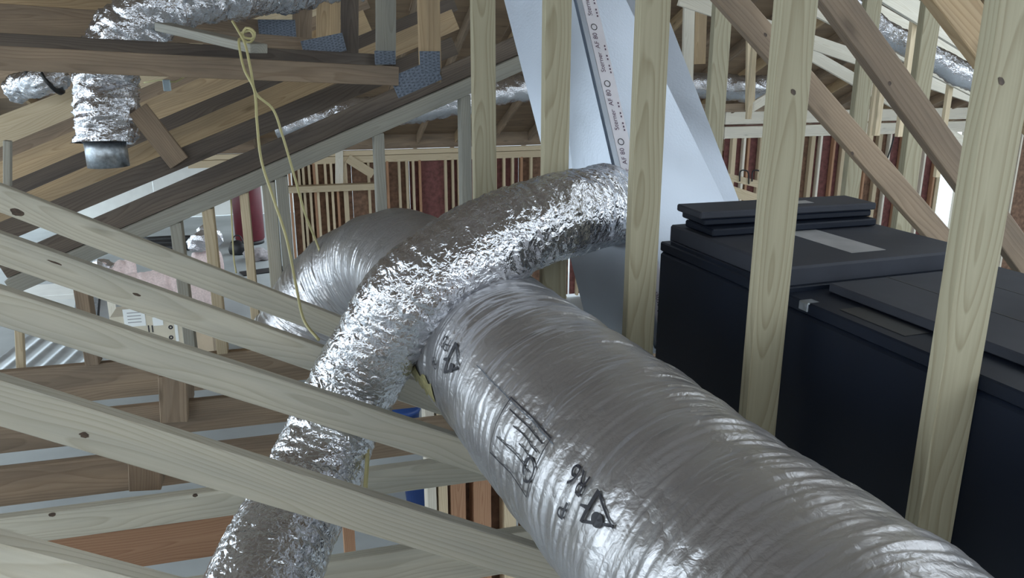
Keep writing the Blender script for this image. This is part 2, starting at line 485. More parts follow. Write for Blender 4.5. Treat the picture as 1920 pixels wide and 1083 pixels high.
# unseen half sheathed wall added behind the eye to break up foil reflections
wf = struct('wall_front_added', TZ(0, -3.2, -4.12), 'added unseen half sheathed wall behind the camera')
for tier, (z0, z1) in enumerate(((-4.12, -1.65), (-1.60, 0.85))):
    block('plate', wf, TZ(0, -3.2, z1 + 0.02), U, N, 28, 0.089, 0.04, M_CREAM, 0)
    for i in range(23):
        t = -14 + i * 1.22
        board('stud', wf, TZ(t, -3.2, z0), TZ(t, -3.2, z1), N, 0.038, M_CREAM, t=0.089, bevel=0)
        board('stud', wf, TZ(t + 0.61, -3.2, z0), TZ(t + 0.61, -3.2, z1), N, 0.038, M_CREAM, t=0.089, bevel=0)
        if (i * 7 + tier * 5 + i * i) % 7 < 5:
            block('sheathing_panel', wf, TZ(t + 0.61, -3.27, (z0 + z1) / 2), U, N, 1.215, 0.012, z1 - z0 - 0.02, M_OSB, 0)

# ------------------------------------------------------------------ front trusses
JZ = -1.40                                # top of the bottom chords, below the eye
dk = {5: 1.12, 4: 1.60, 3: 2.08, 2: 2.56, 1: 3.04}
cl = {5: (-.875, -.54), 4: (-.868, -.52), 3: (-.855, -.484), 2: (-.885, -.494), 1: (-.893, -.515)}
posts = {5: ((1917, 0), (1756, 1000)), 4: ((1511, 0), (1424, 750)), 3: ((1240, 0), (1194, 590)), 2: ((1051, 0), (1040, 333)), 1: ((914, 0), (904, 350))}
lab = {5: 'nearest truss, its wide grained post at the right edge over the black cabinet',
       4: 'truss with the knotted pale chord that runs under the large foil duct',
       3: 'truss whose pale chord crosses low in front of the drooping foil duct',
       2: 'truss with the post in front of the silver plenum side, chord ending behind duct',
       1: 'fifth truss back, post left of the plenum, chord highest of the sloping row'}
trs = {}
GP = []
for k in (5, 4, 3, 2, 1):
    d = dk[k]
    tr = thing('roof_truss', TZ(0.4, d, JZ - 0.1), lab[k], 'truss', 'front row of roof trusses')
    trs[k] = tr
    z0, m = cl[k]
    ax = unit(U + Zv * m)
    up = unit(np.cross(ax, N)); up = up if up[2] > 0 else -up
    tl, trr = -2.0, 1.15 if k < 4 else (0.95 if k == 4 else 0.35)
    A = TZ(tl, d, z0 + m * tl) - up * 0.0445; B = TZ(trr, d, z0 + m * trr) - up * 0.0445
    if B[2] < EYE[2] + JZ + 0.01:
        trr = (JZ + 0.06 - z0) / m; B = TZ(trr, d, z0 + m * trr) - up * 0.0445
    board('sloping_chord', tr, A, B, N, 0.089, M_PALE)
    # post
    (x0, y0), (x1, y1) = posts[k]
    P0, P1 = PL(x0, y0, d), PL(x1, y1, d)
    tm = (((P0 + P1) / 2 - EYE) @ U)
    board('web_post', tr, TZ(tm, d, JZ), TZ(tm, d, 1.6), N, 0.089, M_POST)
    bh = {3: 0.14, 1: 0.15}.get(k, 0.10)
    jz = {1: -1.445, 2: -1.385}.get(k, JZ)
    board('bottom_chord', tr, TZ(-2.6, d, jz - bh / 2), TZ(3.2, d, jz - bh / 2), N, bh, {2: M_PALE, 1: M_BROWN, 3: M_PALE}.get(k, M_PALE))
dgs = {2: ((1375, 0), (1762, 440)), 3: ((1574, 0), (1802, 315)), 4: ((1795, 0), (1935, 190))}
for k, (p, q) in dgs.items():
    d = dk[k]
    a, b = PL(*p, d), PL(*q, d)
    ax = b - a
    board('diagonal_web', trs[k], a - ax * 0.6, b + ax * (0.35 if k == 2 else 0.9), N, 0.089, M_BROWN if k != 4 else M_TAN)

# big visible knots on the nearer lumber
def knot(tr, x, y, d, rx, ry, ax):
    bm = bmesh.new()
    bmesh.ops.create_circle(bm, cap_ends=True, segments=14, radius=1.0)
    g = np.random.default_rng(int(x))
    for v in bm.verts:
        k_ = 0.75 * (1 + 0.08 * g.normal()); v.co = Vector((v.co.x * rx * k_, v.co.y * ry * k_, 0))
    ax = unit(ax)
    mesh_obj('knot', bm, M_KNOT, tr, frame(PL(x, y, d) - N * 0.0008, ax, np.cross(-N, ax), -N))
sc_ax = U - Zv * 0.5
for k, x, y, rx, ry in ((4, 158, 815, .013, .008), (2, 103, 492, .03, .004), (2, 257, 552, .016, .006), (1, 32, 398, .03, .016), (2, 98, 964, .014, .01), (2, 366, 928, .011, .009)):
    knot(trs[k], x, y, dk[k], rx, ry, sc_ax if y < 900 else U)
for k, x, y in ((2, 1435, 65), (2, 1598, 287), (3, 1668, 156), (4, 1487, 172), (5, 1877, 152)):
    knot(trs[k], x, y, dk[k], .011, .007, U - Zv * 0.9)
# trusses further back on the right
def px_board(name, tr, p, q, d, w, mat, t=0.038, ext=(0, 0), bevel=0.0):
    a, b = PL(*p, d), PL(*q, d)
    ax = b - a
    return board(name, tr, a - ax * ext[0], b + ax * ext[1], N, w, mat, t=t, bevel=bevel)

t0 = thing('roof_truss', TZ(1.5, 3.52, JZ), 'sixth truss back with two yellowish webs behind the brown diagonals', 'truss', 'rear trusses')
d = 3.52
for x, yy in ((1352, 100), (1617, 200)):
    tm = pxt(x, yy, d)
    board('web_post', t0, TZ(tm, d, JZ), TZ(tm, d, 1.4), N, 0.089, M_POST)
board('bottom_chord', t0, TZ(-3.0, d, JZ - 0.125), TZ(5.0, d, JZ - 0.125), N, 0.15, M_BROWN)
tm = pxt(1726, 200, 3.04)
board('web_post', trs[1], TZ(tm, 3.04, JZ), TZ(tm, 3.04, 1.4), N, 0.089, M_POST)

rear = [
    (5.2, ((1676, -6), (1806, 74)), 0.14, 'bright chord crossing high at the upper right corner'),
    (5.7, ((1648, 25), (1832, 130)), 0.125, 'bright sloping chord just above the long foil duct at right'),
    (6.2, ((1643, 72), (1828, 167)), 0.125, 'bright sloping chord just below the long foil duct at right'),
    (6.7, ((1560, 91), (1718, 144)), 0.125, 'third bright sloping chord down at the upper right'),
    (7.2, ((1560, 124), (1600, 147)), 0.11, 'lowest bright sloping chord behind the two brown diagonals'),
]
for i, (d, (p, q), wd, lb) in enumerate(rear):
    tr = thing('roof_truss', PL(*q, d) - Zv * 0.2, lb, 'truss', 'bright rear trusses at right')
    e = (1.6, 1.2) if i < 4 else (5.0, 6.5)
    px_board('sloping_chord', tr, p, q, d, wd, M_WHITE_LIT, ext=e)
    for x in ((1710,), (1664,), (1792,), (1652,), (1415,))[i]:
        z1 = 1.2
        tt = pxt(x, 150, d)
        a = PL(*p, d); b = PL(*q, d)
        sl = ((b - a)[2]) / ((b - a) @ U)
        zc = (a - EYE)[2] + sl * (tt - (a - EYE) @ U)
        board('web_post', tr, TZ(tt, d + 0.04, zc - 0.9), TZ(tt, d + 0.04, zc), N, 0.05, M_CREAM, bevel=0)
# slim uprights and braces near the crossing duct
tr = thing('roof_truss', PL(1415, 210, 8.0) - Zv * 0.5, 'distant pale truss webs over the doubled header behind plenum', 'truss', 'rear trusses')
px_board('web_post', tr, (1294, -20), (1290, 160), 8.0, 0.12, M_WHITE_LIT)
px_board('web_post', tr, (1410, 60), (1408, 206), 8.0, 0.10, M_CREAM)
px_board('web_post', tr, (1316, -20), (1312, 120), 8.3, 0.14, M_TAN)
px_board('diagonal_web', tr, (1408, 203), (1480, 160), 8.0, 0.10, M_WHITE_LIT)
px_board('bottom_chord', tr, (1300, 204), (1560, 198), 8.05, 0.09, M_BROWN)

# ------------------------------------------------------------------ rear gable truss on its raking plate, and the row behind it
g = thing('roof_truss', TZ(0, 4.0, JZ - 0.1), 'dark truss chord on a pale raking plate with studs below, at left', 'truss', 'left row of roof trusses')
GD = 4.0
rs = 0.405
def rz(t): return -0.39 + rs * t
axr = unit(U + Zv * rs); upr = unit(np.cross(N, axr)); upr = upr if upr[2] > 0 else -upr
board('sloping_chord', g, TZ(-1.3, GD, rz(-1.3)), TZ(1.25, GD, rz(1.25)), N, 0.089, M_DARK)
off = -upr * (0.0445 + 0.038)
pl_o = board('raking_plate', g, TZ(-1.3, GD - 0.05, rz(-1.3)) + off, TZ(1.2, GD - 0.05, rz(1.2)) + off, N, 0.072, M_GREY, t=0.089)
for x, wd, mt in ((136, 0.06, M_BROWN), (331, 0.05, M_GREY), (393, 0.05, M_CREAM), (463, 0.04, M_CREAM), (510, 0.06, M_PALE), (535, 0.055, M_GREY), (711, 0.05, M_GREY), (872, 0.05, M_GREY)):
    tt = pxt(x, 420 if x < 600 else 300, GD)
    board('gable_stud', g, TZ(tt, GD - 0.04, JZ), TZ(tt, GD - 0.04, rz(tt) - 0.125), N, wd, mt, t=0.089)
board('bottom_chord', g, TZ(-3.2, GD, JZ - 0.1), TZ(1.5, GD, JZ - 0.1), N, 0.19, M_BROWN)

# rows behind: (centre y at x=100, centre y at x=500, thickness px, plane, wood, label)
rows = [
    (396, 231, 38, 4.48, M_DARK, 'dark stained chord just above the raking plate, slit of light below'),
    (362, 189, 43, 4.96, M_TAN, 'tan chord second above the raking plate'),
    (323, 155, 30, 5.44, M_DARK, 'greyed chord third above the raking plate'),
    (286, 118, 46, 5.92, M_TAN, 'broad knotty chord where the hanging foil duct ends'),
    (249, 82, 27, 6.40, M_BROWN, 'brown chord fifth in the left stack behind foil duct'),
    (221, 60, 29, 6.88, M_CREAM, 'pale chord sixth in the left stack behind foil duct'),
    (193, 40, 27, 7.36, M_CREAM, 'pale yellow knotted chord at the top of the left stack'),
]
rtr = []
for i, (ya, yb, th, d, mt, lb) in enumerate(rows):
    a, b = PL(100, ya, d), PL(500, yb, d)
    ax = b - a
    Dm = (PL(300, (ya + yb) / 2, d) - EYE) @ np.array([0, math.cos(PITCH), -math.sin(PITCH)])
    wd = th * 0.92 * Dm / F
    tr = thing('roof_truss', (a + b) / 2 - Zv * 0.1, lb, 'truss', 'left row of roof trusses')
    board('sloping_chord', tr, a - ax * 0.55, b + ax * (0.95 if i < 3 else 0.5), N, wd, mt, bevel=0)
    rtr.append(tr)

def plate(tr, c, ax, L, W, d_off=0.003):
    up = np.cross(N, unit(ax))
    o = block('gusset_plate', tr, c - N * d_off, ax, up, L, W, 0.0016, M_PLATE, 0)
    bm = bmesh.new()
    nx, ny = int(L / 0.02), int(W / 0.014)
    for i in range(nx):
        for j in range(ny):
            Mx = Matrix.Translation(((i + 0.5) / nx * L - L / 2, (j + 0.5) / ny * W - W / 2 + (0.003 if i % 2 else -0.003), 0))
            box_bm(bm, 0.011, 0.004, 0.002, Mx)
    t = mesh_obj('tooth_slots', bm, M_SLOT, o)
    t.matrix_parent_inverse = Matrix.Identity(4)
    t.matrix_basis = Matrix.Translation((0, 0, -0.0012 if True else 0))
    t['kind'] = 'stuff'
    return o
# the level beams tied to those chords and the upright webs
board('level_web', g, DP(-60, 106, 2.95), PL(748, 143, 3.98), N, 0.089, M_BROWN, t=0.038)
tm = pxt(806, 60, GD); board('web_post', g, TZ(tm, GD, rz(tm)), TZ(tm, GD, 1.0), N, 0.105, M_TAN)
plate(g, PL(780, 147, GD), axr, 0.235, 0.105)
plate(g, PL(806, 116, GD - 0.003), U, 0.10, 0.10)
board('level_web', rtr[0], DP(-60, 73, 3.15), PL(705, 112, 4.48), N, 0.06, M_DARK)
tm = pxt(724, 60, 4.48); board('web_post', rtr[0], PL(724, 125, 4.48), PL(724, -60, 4.48), N, 0.105, M_GREY)
plate(rtr[0], PL(722, 108, 4.44), U, 0.11, 0.07)
board('level_web', rtr[1], PL(380, 76, 4.9), PL(640, 96, 4.96), N, 0.12, M_BROWN)
board('web_post', rtr[1], PL(656, 110, 4.95), PL(656, -60, 4.95), N, 0.10, M_DARK)
plate(rtr[1], PL(607, 86, 4.9), U * 0.97 + Zv * 0.2, 0.24, 0.10)
board('level_web', rtr[2], PL(330, 40, 5.3), PL(560, 66, 5.44), N, 0.13, M_BROWN)
board('web_post', rtr[2], PL(566, 90, 5.4), PL(568, -60, 5.4), N, 0.12, M_BROWN)
plate(rtr[2], PL(520, 56, 5.36), U, 0.22, 0.12)
board('diagonal_web', rtr[0], PL(256, 205, 4.45), PL(336, 306, 4.45), N, 0.105, M_BROWN)
board('web_post', rtr[3], PL(615, 80, 5.9), PL(617, -50, 5.9), N, 0.16, M_TAN)
# big level boards at the top left corner
tb = thing('beam', DP(60, 36, 4.6), 'broad brown beam at the top left corner behind the foil elbow', 'beam')
board('plank', tb, DP(-80, 30, 4.4), DP(420, 60, 5.4), N, 0.165, M_BROWN)
tb = thing('beam', DP(60, -8, 4.9), 'tan plank edge along the very top left of the picture', 'beam')
board('plank', tb, DP(-80, -12, 4.7), DP(420, 14, 5.6), N, 0.11, M_TAN)
tb = thing('beam', DP(60, 148, 6.5), 'shaded brown beam under the level web at far left', 'beam')
board('plank', tb, DP(-80, 150, 7.9), DP(300, 120, 8.4), N, 0.42, M_BROWN)
tb = thing('lateral_brace', DP(400, 90, 3.6), 'grey flat brace nailed across the level beams near cable knot', 'brace')
board('plank', tb, DP(306, 58, 3.75), DP(486, 100, 3.35), Zv, 0.085, M_GREY, t=0.038)
board('bottom_stub', rtr[0], PL(12, 264, 4.3), PL(12, 350, 4.3), N, 0.03, M_GREY)

# ------------------------------------------------------------------ lower framing seen between the sloping chords
rb = thing('ceiling_beam', TZ(-0.6, 2.72, -1.7), 'deep reddish beam with cathedral grain below the lower joists', 'beam')
board('plank', rb, TZ(-1.6, 2.74, -1.62), TZ(-0.12, 2.74, -1.62), N, 0.25, M_RED)
tb = thing('joist_block', PL(300, 760, 3.3), 'brown blocking piece standing between the lower joists', 'block')
board('plank', tb, PL(322, 706, 3.45), PL(326, 792, 3.45), N, 0.11, M_BROWN, t=0.3)
tb = thing('joist_block', PL(270, 905, 2.9), 'short brown blocking piece above the pale lower joist', 'block')
board('plank', tb, PL(270, 862, 2.9), PL(272, 920, 2.9), N, 0.11, M_BROWN, t=0.1)

wi = struct('wall_1', TZ(-0.1, 3.9, -4.12), 'lower wall of mixed pale and red studs under the joists')
for x, wd, mt in ((652, 0.06, M_RED), (811, 0.05, M_WHITE_LIT), (832, 0.05, M_CREAM), (860, 0.085, M_RED), (905, 0.10, M_RED), (957, 0.07, M_CREAM), (990, 0.05, M_RED), (1030, 0.09, M_CREAM)):
    tt = pxt(x, 960, 3.9)
    board('stud', wi, TZ(tt, 3.9, -4.1), TZ(tt, 3.9, -1.52), N, wd, mt, t=0.12)
block('sheathing_panel', wi, TZ(pxt(915, 960, 3.9), 4.06, -2.8), U, N, 0.42, 0.012, 2.5, M_OSB, 0)

# ------------------------------------------------------------------ ducts
BR_PX = [(1140, 386, 2.86), (1130, 387, 2.74), (1100, 392, 2.60), (1050, 404, 2.45), (960, 436, 2.38), (865, 488, 2.33), (780, 552, 2.33), (715, 630, 2.38), (668, 715, 2.42),
         (632, 790, 2.40), (592, 880, 2.32), (552, 965, 2.2), (512, 1050, 2.06), (470, 1150, 1.94), (420, 1270, 1.85)]
BR = catmull([DP(*p) for p in BR_PX], 240)
BRr = 0.134
BRp, BRs = resample(BR, 0.0065)

def flex(name, P, q, r, mat, waves, ring=120, parent=None, scale=1.0):
    T, X, Y = frames(P)
    th = np.linspace(0, 2 * np.pi, ring, endpoint=False)
    S, TH = np.meshgrid(q, th, indexing='ij')
    disp = np.zeros_like(S)
    for wv, amp, mode in waves:
        v = wv(S, TH)
        if mode == 'ridge': v = 1 - np.abs(v) * 1.4
        disp += amp * v
    R = (r + disp * scale)
    V = P[:, None, :] + R[..., None] * (np.cos(TH)[..., None] * X[:, None, :] + np.sin(TH)[..., None] * Y[:, None, :])
    return V, disp

# large trunk duct
waz = math.atan2(-0.36, 0.933)
wd_ = np.array([-0.3598, 0.9330, 0.0]); wd_ /= np.linalg.norm(wd_)
ed_ = np.array([wd_[1], -wd_[0], 0.0])
def trunk(s, e=0.768, z=-0.840): return EYE + wd_ * s + ed_ * e + Zv * z
TP = [trunk(s) for s in np.linspace(-0.1, 3.0, 16)] + [trunk(3.35, 0.75, -0.86), trunk(3.62, 0.66, -0.95), trunk(3.78, 0.5, -1.12), trunk(3.82, 0.36, -1.34)]
TPp, TPs = resample(catmull(TP, 500), 0.0045)
TR = 0.240
TW = [(Waves(50, 48, 2.0, 1), 0.0004, 'n'), (Waves(40, 52, 3.0, 2), 0.0007, 'ridge'), (Waves(14, 2.2, 2.0, 3), 0.0040, 'n'), (Waves(40, 20, 5, 4), 0.0010, 'ridge')]
RING = 260
TV, tdisp = flex('trunk', TPp, TPs, TR, M_FOIL2, TW, RING)
# the branch duct lies across it and presses it in
flat = TV.reshape(-1, 3)
near = BRp[::4]
for i in range(0, len(flat), 4000):
    blk = flat[i:i + 4000]
    d2 = ((blk[:, None, :] - near[None, :, :]) ** 2).sum(-1)
    j = d2.argmin(1); dm = np.sqrt(d2[np.arange(len(blk)), j])
    lim = BRr - 0.004
    m_ = dm < lim
    if m_.any():
        dirv = (blk[m_] - near[j[m_]])
        dirv /= np.maximum(np.linalg.norm(dirv, axis=1), 1e-5)[:, None]
        # press away and down
        tgt = near[j[m_]] + dirv * lim
        blk[m_] = tgt
        flat[i:i + 4000] = blk
TV = flat.reshape(TV.shape)
tk = thing('trunk_duct', trunk(1.2, z=-1.1), 'large grey foil insulated duct running from lower right under the thinner duct', 'duct')
grid_tube('sleeve', TV, M_FOIL2, tk)

def on_trunk(s, th, lift=0.002):
    """surface point of the straight run: s metres along, th around"""
    i = np.interp(s, TPs, np.arange(len(TPs)))
    k = (th % (2 * np.pi)) / (2 * np.pi) * RING
    i0 = int(i); i1 = min(i0 + 1, len(TPs) - 1); fi = i - i0
    k0 = int(k) % RING; k1 = (k0 + 1) % RING; fk = k - int(k)
    p = (TV[i0, k0] * (1 - fi) * (1 - fk) + TV[i1, k0] * fi * (1 - fk) + TV[i0, k1] * (1 - fi) * fk + TV[i1, k1] * fi * fk)
    c = TPp[i0] * (1 - fi) + TPp[i1] * fi
    return p + unit(p - c) * lift

def hit_trunk(x, y):
    """(s, th) of the trunk surface seen at a pixel of the photograph"""
    best = None
    r = unit(ray(x, y))
    c = TV - EYE
    dist = np.linalg.norm(c - (c @ r)[..., None] * r, axis=-1) + 0.06 * np.linalg.norm(c, axis=-1)
    i, k = np.unravel_index(dist.argmin(), dist.shape)
    return TPs[i], k / RING * 2 * np.pi

def text_bm(txt, size):
    cu = bpy.data.curves.new('t', 'FONT'); cu.body = txt; cu.size = size
    cu.align_x = 'CENTER'; cu.align_y = 'CENTER'
    o = bpy.data.objects.new('t', cu); COL.objects.link(o)
    dg = bpy.context.evaluated_depsgraph_get()
    me = bpy.data.meshes.new_from_object(o.evaluated_get(dg))
    bpy.data.objects.remove(o); bpy.data.curves.remove(cu)
    bm = bmesh.new(); bm.from_mesh(me); bpy.data.meshes.remove(me)
    return bm

def print_on_trunk(bm, x, y, rot, name):
    """wrap flat print (local x to the right, y up) on the duct around pixel (x, y); rot turns it"""
    s0, th0 = hit_trunk(x, y)
    bmesh.ops.triangulate(bm, faces=bm.faces[:])
    for _ in range(2):
        es = [e for e in bm.edges if e.calc_length() > 0.012]
        if es: bmesh.ops.subdivide_edges(bm, edges=es, cuts=1)
    bmesh.ops.triangulate(bm, faces=bm.faces[:])
    ca, sa = math.cos(rot), math.sin(rot)
    for v in bm.verts:
        a = v.co.x * ca - v.co.y * sa; b = v.co.x * sa + v.co.y * ca
        v.co = Vector(on_trunk(s0 + a, th0 - b / TR, 0.0035))
    return mesh_obj(name, bm, M_INK, tk)

def ring_bm(r0, r1, n=28, sx=1.0, sy=1.0):
    bm = bmesh.new(); v = []
    for i in range(n):
        a = 2 * math.pi * i / n
        v.append((bm.verts.new((r0 * sx * math.cos(a), r0 * sy * math.sin(a), 0)), bm.verts.new((r1 * sx * math.cos(a), r1 * sy * math.sin(a), 0))))
    for i in range(n):
        a, b = v[i], v[(i + 1) % n]
        bm.faces.new((a[0], a[1], b[1], b[0]))
    return bm
def poly_bm(polys):
    bm = bmesh.new()
    for p in polys:
        bm.faces.new([bm.verts.new((x, y, 0)) for x, y in p])
    return bm
print_on_trunk(text_bm('PSI', 0.05), 836, 640, 0, 'printed_text')
print_on_trunk(text_bm('R6', 0.04), 816, 678, 0, 'printed_text')
# triangular emblem with a drop in it
EMB = ([[(-.055, -.006), (.04, -.045), (.048, -.04), (-.052, -.002)], [(-.055, -.006), (-.05, -.012), (.05, .036), (.045, .042)],
              [(.04, -.045), (.055, -.045), (.06, .045), (.045, .042)], [(.055, .0), (.085, .012), (.085, .018), (.055, .012)]])
em = poly_bm(EMB)
print_on_trunk(em, 850, 684, 0, 'printed_emblem')
print_on_trunk(ring_bm(0.0, 0.012, sx=1.4), 846, 690, 0, 'printed_emblem')
bx = poly_bm([[(-.10, -.065), (.10, -.065), (.10, -.062), (-.10, -.062)], [(-.10, .062), (.10, .062), (.10, .065), (-.10, .065)],
              [(-.10, -.065), (-.097, -.065), (-.097, .065), (-.10, .065)], [(.097, -.065), (.10, -.065), (.10, .065), (.097, .065)]]
             + [[(-.085, y), (.08 - .04 * (i % 3), y), (.08 - .04 * (i % 3), y + .003), (-.085, y + .003)] for i, y in enumerate((-.045, -.025, -.005, .018))])
print_on_trunk(bx, 975, 832, 0, 'printed_panel')
print_on_trunk(ring_bm(0.021, 0.026), 990, 880, 0, 'printed_emblem')
print_on_trunk(text_bm('R6', 0.062), 1086, 898, 0, 'printed_text')
print_on_trunk(poly_bm([[(x * 0.72, y * 0.72) for x, y in p] for p in EMB]), 1124, 968, 0, 'printed_emblem')
print_on_trunk(ring_bm(0.0, 0.012, sx=1.4), 1120, 974, 0, 'printed_emblem')
# overlapped seam of the sleeve
s_a, th_a = hit_trunk(1030, 826); s_b, _ = hit_trunk(876, 700)
sm = poly_bm([[(-.02 + .02 * i, -.0009), (.02 * i, -.0009), (.02 * i, .0009), (-.02 + .02 * i, .0009)] for i in range(int((s_b - s_a) / .02))])
o = print_on_trunk(sm, 1030, 826, 0, 'sleeve_seam'); o.data.materials[0] = M_PLATE
print_on_trunk(text_bm('P', 0.05), 1058, 950, 0, 'printed_text')
# yellow fibre showing through the sleeve at the crushed end
fb_ = poly_bm([[(-.16 + .02 * i, -.035 - .01 * math.sin(i * 1.7)), (-.14 + .02 * i, -.035 - .01 * math.sin(i * 1.7 + 1.7)), (-.14 + .02 * i, .03 + .012 * math.cos(i * 2.1 + 2.1)), (-.16 + .02 * i, .03 + .012 * math.cos(i * 2.1))] for i in range(14)])
o = print_on_trunk(fb_, 786, 712, 0, 'fibre_edge'); o.data.materials[0] = M_FIBRE

# branch duct
BW = [(Waves(40, 12, 4.5, 5), 0.0019, 'ridge'), (Waves(30, 30, 4, 6), 0.0009, 'n'), (Waves(12, 2.4, 1.8, 7), 0.0045, 'n'), (Waves(40, 30, 12, 8), 0.0011, 'ridge')]
BV, _ = flex('branch', BRp, BRs, BRr, M_FOIL, BW, 170)
bt = thing('branch_duct', BRp[len(BRp) // 2] - Zv * 0.14, 'thinner crinkled foil duct leaving the plenum and drooping to bottom left', 'duct')
grid_tube('sleeve', BV, M_FOIL, bt)

def duct(name, pts, r, label, seed, step=0.012, ring=70, mat=None, group=None, taper=None, amp=1.0):
    P, q = resample(catmull([DP(*p) for p in pts], 120), step)
    W_ = [(Waves(30, 9, 4, seed), 0.006 * amp, 'ridge'), (Waves(20, 20, 3, seed + 1), 0.0022 * amp, 'n'), (Waves(10, 2.2, 2, seed + 2), 0.009 * amp, 'n'), (Waves(30, 18, 9, seed + 3), 0.003 * amp, 'ridge')]
    V, _ = flex(name, P, q, r, mat or M_FOIL, W_, ring)
    t = thing(name, P.min(0) * 0 + P[len(P) // 2] - Zv * r, label, 'duct', group)
    grid_tube('sleeve', V, mat or M_FOIL, t)
    return t, P
# upper left elbow duct
t, P = duct('hanging_duct', [(660, -50, 5.2), (540, -32, 4.7), (430, -20, 4.3), (350, -10, 4.1), (290, 8, 4.0), (252, 48, 4.0), (215, 98, 4.02), (193, 145, 4.05), (193, 205, 4.06), (198, 268, 4.08)], 0.152,
            'foil duct bending over the level beam and hanging at upper left', 21, amp=1.25)
cyl = tube_mesh('collar', np.array([DP(196, 262, 4.1), DP(200, 285, 4.1), DP(204, 312, 4.12)]), 0.10, M_GALV, t, 32)
# short strapped duct end at far left
t, P = duct('strapped_duct', [(30, 168, 6.2), (52, 158, 6.1), (82, 150, 6.0), (110, 140, 6.1)], 0.105, 'small strapped foil duct end under the level beam at far left', 31)
for x in (68, 95):
    c, c2 = DP(x, 152, 6.02), DP(x + 5, 149, 6.02)
    tube_mesh('strap', np.array([c, (c + c2) / 2, c2]), 0.12, M_BLK, t, 24)
# long duct crossing far behind everything
duct('crossing_duct', [(520, 240, 8.2), (640, 212, 8.2), (760, 205, 8.3), (850, 192, 8.3), (960, 168, 8.6), (1100, 160, 9.0), (1300, 162, 9.2), (1400, 166, 9.2), (1520, 170, 9.3)], 0.145,
     'long foil duct crossing level in the distance on both sides of the plenum', 41, 0.03, 48)
duct('sloping_duct', [(1560, -10, 6.0), (1620, 36, 6.1), (1700, 84, 6.2), (1790, 130, 6.3), (1870, 175, 6.4)], 0.095, 'slim foil duct sloping down between bright chords at upper right', 51, 0.02, 48, amp=0.6)

# ------------------------------------------------------------------ air handler cabinet
faz = math.radians(-19)
Vf = np.array([math.sin(faz), math.cos(faz), 0.0]); Qf = np.array([Vf[1], -Vf[0], 0.0])
KD = 2.62; KS = KD / 2.35
K = DP(1238, 452, KD)
def FP(v, q, z): return K + Vf * v * KS + Qf * q * KS + Zv * z * KS
def fbox(name, parent, v0, v1, q0, q1, z0, z1, mat, bevel=0.004, rot=0.0):
    c = FP((v0 + v1) / 2, (q0 + q1) / 2, (z0 + z1) / 2)
    a = Vf * math.cos(rot) + Qf * math.sin(rot); b = -Vf * math.sin(rot) + Qf * math.cos(rot)
    bm = bmesh.new(); box_bm(bm, abs(v1 - v0) * KS, abs(q1 - q0) * KS, abs(z1 - z0) * KS, bevel=bevel)
    return mesh_obj(name, bm, mat, parent, frame(c, a, b, np.cross(a, b)))
zb = (JZ - (K[2] - EYE[2])) / KS
ah = thing('air_handler', FP(-0.65, 0.3, zb), 'long black air handler cabinet behind the right posts', 'air handler')
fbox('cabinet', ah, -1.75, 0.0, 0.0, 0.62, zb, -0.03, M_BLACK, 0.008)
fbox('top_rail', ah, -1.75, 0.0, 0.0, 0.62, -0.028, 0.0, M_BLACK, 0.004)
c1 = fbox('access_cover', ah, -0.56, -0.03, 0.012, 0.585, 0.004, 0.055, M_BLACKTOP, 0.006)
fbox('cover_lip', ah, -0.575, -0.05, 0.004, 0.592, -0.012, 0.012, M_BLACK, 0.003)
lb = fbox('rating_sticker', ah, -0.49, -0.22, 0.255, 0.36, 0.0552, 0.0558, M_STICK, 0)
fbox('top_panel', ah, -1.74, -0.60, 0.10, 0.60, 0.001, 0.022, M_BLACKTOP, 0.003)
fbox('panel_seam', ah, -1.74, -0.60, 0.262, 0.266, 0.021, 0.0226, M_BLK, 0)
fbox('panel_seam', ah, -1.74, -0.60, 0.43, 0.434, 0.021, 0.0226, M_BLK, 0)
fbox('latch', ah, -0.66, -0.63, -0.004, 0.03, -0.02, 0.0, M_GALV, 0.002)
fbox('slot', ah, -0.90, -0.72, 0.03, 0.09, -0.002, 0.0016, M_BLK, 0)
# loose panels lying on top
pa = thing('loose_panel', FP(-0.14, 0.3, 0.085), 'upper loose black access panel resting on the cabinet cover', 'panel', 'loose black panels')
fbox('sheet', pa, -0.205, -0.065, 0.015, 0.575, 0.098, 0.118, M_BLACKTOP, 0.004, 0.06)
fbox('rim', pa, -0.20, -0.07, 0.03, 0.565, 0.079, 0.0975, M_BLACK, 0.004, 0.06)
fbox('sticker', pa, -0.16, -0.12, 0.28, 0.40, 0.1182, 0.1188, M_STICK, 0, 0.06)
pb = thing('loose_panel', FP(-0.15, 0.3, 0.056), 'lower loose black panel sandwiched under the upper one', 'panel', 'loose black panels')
fbox('sheet', pb, -0.235, -0.085, 0.03, 0.56, 0.057, 0.077, M_BLACK, 0.004, 0.03)

